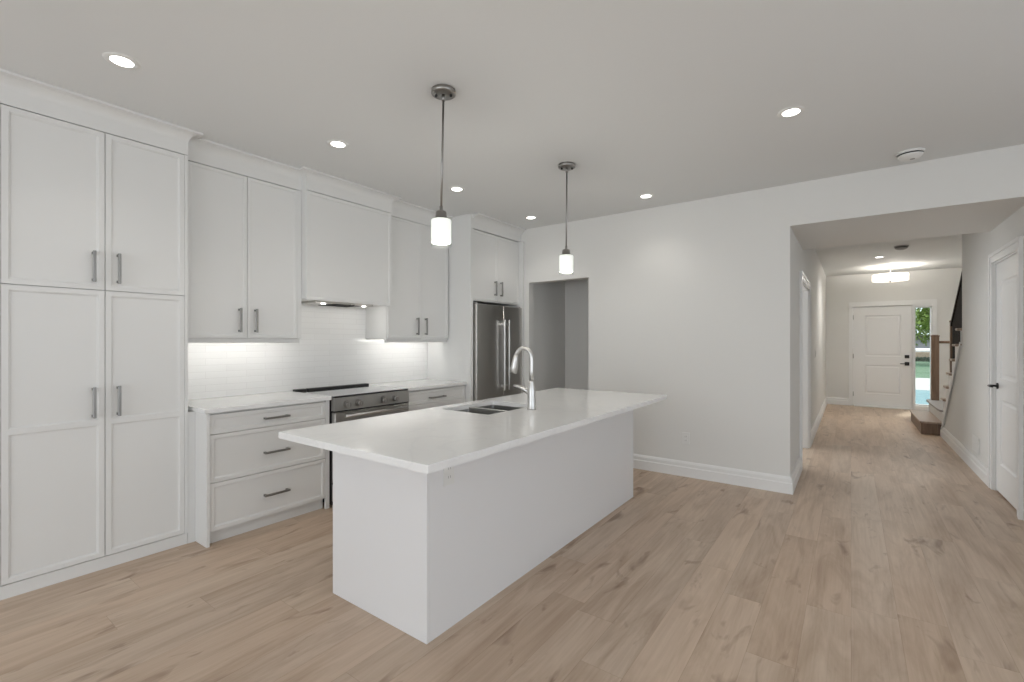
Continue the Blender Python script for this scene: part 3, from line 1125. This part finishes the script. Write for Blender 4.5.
# ------------------------------------------------------------------ staircase
st = thing('staircase', 'oak and white staircase rising behind the right hall wall', 'staircase', (1.5, 9.0, 0))
SXL, SXR = HR-.002, XR-.001
# first two broad steps in front of the flight
mb = MB().box(.825, SXR, 8.985, 10.40, 0, .160, .003)
b1 = mb.obj('bottom_step', M['oak'], st, label='brown oak box step on the hall floor')
MB().box(.805, SXR, 8.962, 10.42, .160, .188, .008, 2).obj('tread', M['tread'], b1)
mb = MB().prism([(1.055, 10.40), (SXR, 10.40), (SXR, 8.90), (1.055, 8.90)], 'z', .1885, .348)
b2 = mb.obj('riser', M['riserw'], st)
MB().prism([(1.025, 10.43), (SXR, 10.43), (SXR, 8.86), (1.045, 8.86), (1.02, 8.93), (1.012, 9.1), (1.012, 10.3)], 'z', .348, .376).obj('tread', M['plasticgrey'], st, label='grey tread')
nk = 10
for k in range(3, nk):
    y1 = nos(k)
    y0 = nos(k+1)
    z = .565 + (k-3)*RISE
    xa = HR-.042 if y1 > YS+.06 else HR+.125
    ya = max(y0-.02, YS+.003) if y1 > YS+.06 else y0-.02
    MB().box(xa, SXR, ya, y1, z-.03, z, .010, 3).obj('tread', M['tread'], st)
    xa = HR+.003 if y1 > YS+.1 else HR+.125
    MB().box(xa, SXR, y1-.045, y1-.026, z-RISE, z-.029).obj('riser', M['riserw'], st)
# closed white stringer under the tread ends (saw-tooth top)
poly = [(8.90, .10), (8.90, .345)]
for k in range(3, 8):
    y1 = nos(k) - .026
    z = .565 + (k-3)*RISE - .031
    poly += [(y1, z-RISE+.001), (y1, z)]
poly = [p for p in poly if p[0] > YS+.03]
poly += [(YS+.03, poly[-1][1]), (YS+.03, zline(YS+.03, .30)), (8.72, .215)]
MB().prism(poly, 'x', HR-.014, HR-.0005).obj('stringer', M['riserw'], st)
# skirt bead along the stringer's lower edge
MB().prism([(8.93, .10), (8.72, .235), (YS+.005, zline(YS+.005, .28)), (YS+.005, zline(YS+.005, .315)), (8.72, .20), (8.93, .07)],
           'x', HR-.022, HR-.014).obj('skirt_molding', M['riserw'], st)

# railing
rl = thing('stair_railing', 'dark stair railing with brown oak newels along the open side of the stairs', 'railing', (1.1, 9.4, .376))


def newel(x, y, z0, z1, w):
    mb = MB().box(x-w/2, x+w/2, y-w/2, y+w/2, z0, z1-.03, .004)
    mb.box(x-w/2-.006, x+w/2+.006, y-w/2-.006, y+w/2+.006, z1-.03, z1-.008, .004)
    mb.box(x-w/2+.01, x+w/2-.01, y-w/2+.01, y+w/2-.01, z1-.008, z1, .003)
    return mb.obj('newel_post', M['oak'], rl)


newel(1.122, 10.33, .3765, 1.455, .095)
NY = 8.60
newel(1.115, NY, .62, 1.64, .06)


def rail_z(y):
    return 1.53 + (NY-y)*.745


mb = MB()
rings = []
for y in (NY-.03, YS+.004):
    z = rail_z(y)
    rings.append([(1.085, y, z), (1.085, y, z+.045), (1.098, y, z+.062), (1.128, y, z+.062), (1.14, y, z+.045), (1.14, y, z)])
R = mb.loft(rings, closed=True)
mb.bm.faces.new(R[0])
mb.bm.faces.new(R[1])
mb.obj('handrail', M['balust'], rl)
y = NY - .10
while y > YS + .03:
    k = 3 + max(0, math.floor((8.775 - y)/.2262))
    z0 = .565 + (k-3)*RISE
    MB().box(1.098, 1.128, y-.015, y+.015, z0, rail_z(y)+.01).obj('baluster', M['balust'], rl)
    y -= .062
MB().tube([(1.165, 10.33, 1.335), (1.60, 10.33, 1.335), (XR-.002, 10.33, 1.335)], .022).obj('guard_rail', M['oak'], rl)

# ------------------------------------------------------------------ outdoors, through the sidelight
GZ = -.28
struct('driveway', MB().box(-8, 16, YF+.3, 20.6, GZ-.1, GZ), M['drive'])
struct('sidewalk', MB().box(-12, 26, 20.6, 27.3, GZ-.1, GZ+.002), M['walk'])
struct('lawn', MB().box(-30, 50, 27.3, 49.5, GZ-.1, GZ), M['lawn'])
struct('raised_road', MB().box(-30, 50, 51.2, 70, GZ-.1, .42), M['walk'])
tag(MB().box(-10, 20, 50.4, 51.1, GZ, .45, .03).obj('garden_wall', M['stone']), 'tan stone garden wall seen low through the sidelight', 'garden wall')
mb = MB()
for k in range(60):
    bmesh.ops.create_icosphere(mb.bm, subdivisions=1, radius=.26, matrix=Matrix.Translation((-2+k*.22, 49.9+random.uniform(-.1, .1), GZ+.12+random.uniform(-.06, .08))))
tag(mb.obj('low_hedge', M['hedge']), 'dark low hedge at the end of the lawn outside', 'hedge')
# parked car on the road beyond
cr = thing('parked_car', 'grey parked car beyond the garden wall outside the sidelight', 'car', (4.6, 53.5, .42))
cx, cy, cz = 4.9, 53.5, .42
prof = [(-2.2, .35), (-2.25, .75), (-2.1, .92), (-1.3, 1.0), (-.6, 1.45), (.7, 1.5), (1.5, 1.05), (2.15, .95), (2.25, .6), (2.2, .3)]
MB().prism([(cx+a, cz+b) for a, b in prof], 'y', cy-.85, cy+.85).obj('body', M['carpaint'], cr)
MB().prism([(cx+a, cz+b) for a, b in [(-1.05, 1.02), (-.5, 1.38), (.62, 1.42), (1.2, 1.05)]], 'y', cy-.86, cy-.84).obj('window', M['blackglass'], cr)
for a in (-1.4, 1.4):
    for s in (-.8, .8):
        MB().cyl((cx+a, cy+s-.1, cz+.32), (cx+a, cy+s+.1, cz+.32), .32).obj('wheel', M['tyre'], cr)


def tree(x, y, z0, hgt, r, n, label):
    t = thing('leafy_tree', label, 'tree', (x, y, z0))
    MB().tube([(x, y, z0), (x+.1, y, z0+hgt*.35), (x-.1, y, z0+hgt*.6), (x, y, z0+hgt*.85)], [.22, .18, .12, .05]).obj('trunk', M['bark'], t)
    mb = MB()
    clumps = [(random.uniform(-1, 1)*r*.8, random.uniform(-1, 1)*r*.8, random.uniform(-1, 1)*r*.75) for _ in range(34)]
    for i in range(n):
        c = random.choice(clumps)
        p = Vector((x+c[0]+random.gauss(0, .16*r), y+c[1]+random.gauss(0, .16*r), z0+hgt*.68+c[2]+random.gauss(0, .13*r)))
        rot = Matrix.Rotation(random.uniform(0, 2*PI), 3, 'Z') @ Matrix.Rotation(random.uniform(-1.2, 1.2), 3, 'X')
        s = random.uniform(.10, .2)
        vv = [mb.bm.verts.new(p + rot @ Vector(q)) for q in ((-s*.5, 0, 0), (0, -s, .02), (s*.5, 0, 0), (0, s, .02))]
        mb.bm.faces.new(vv)
    mb.obj('crown', M['leaf'], t)


tree(6.3, 46, GZ, 6.4, 3.0, 9500, 'bright green leafy tree over the lawn outside the sidelight')
tree(7.6, 58, .42, 7.0, 3.0, 4200, 'green leafy tree behind the parked car outside')
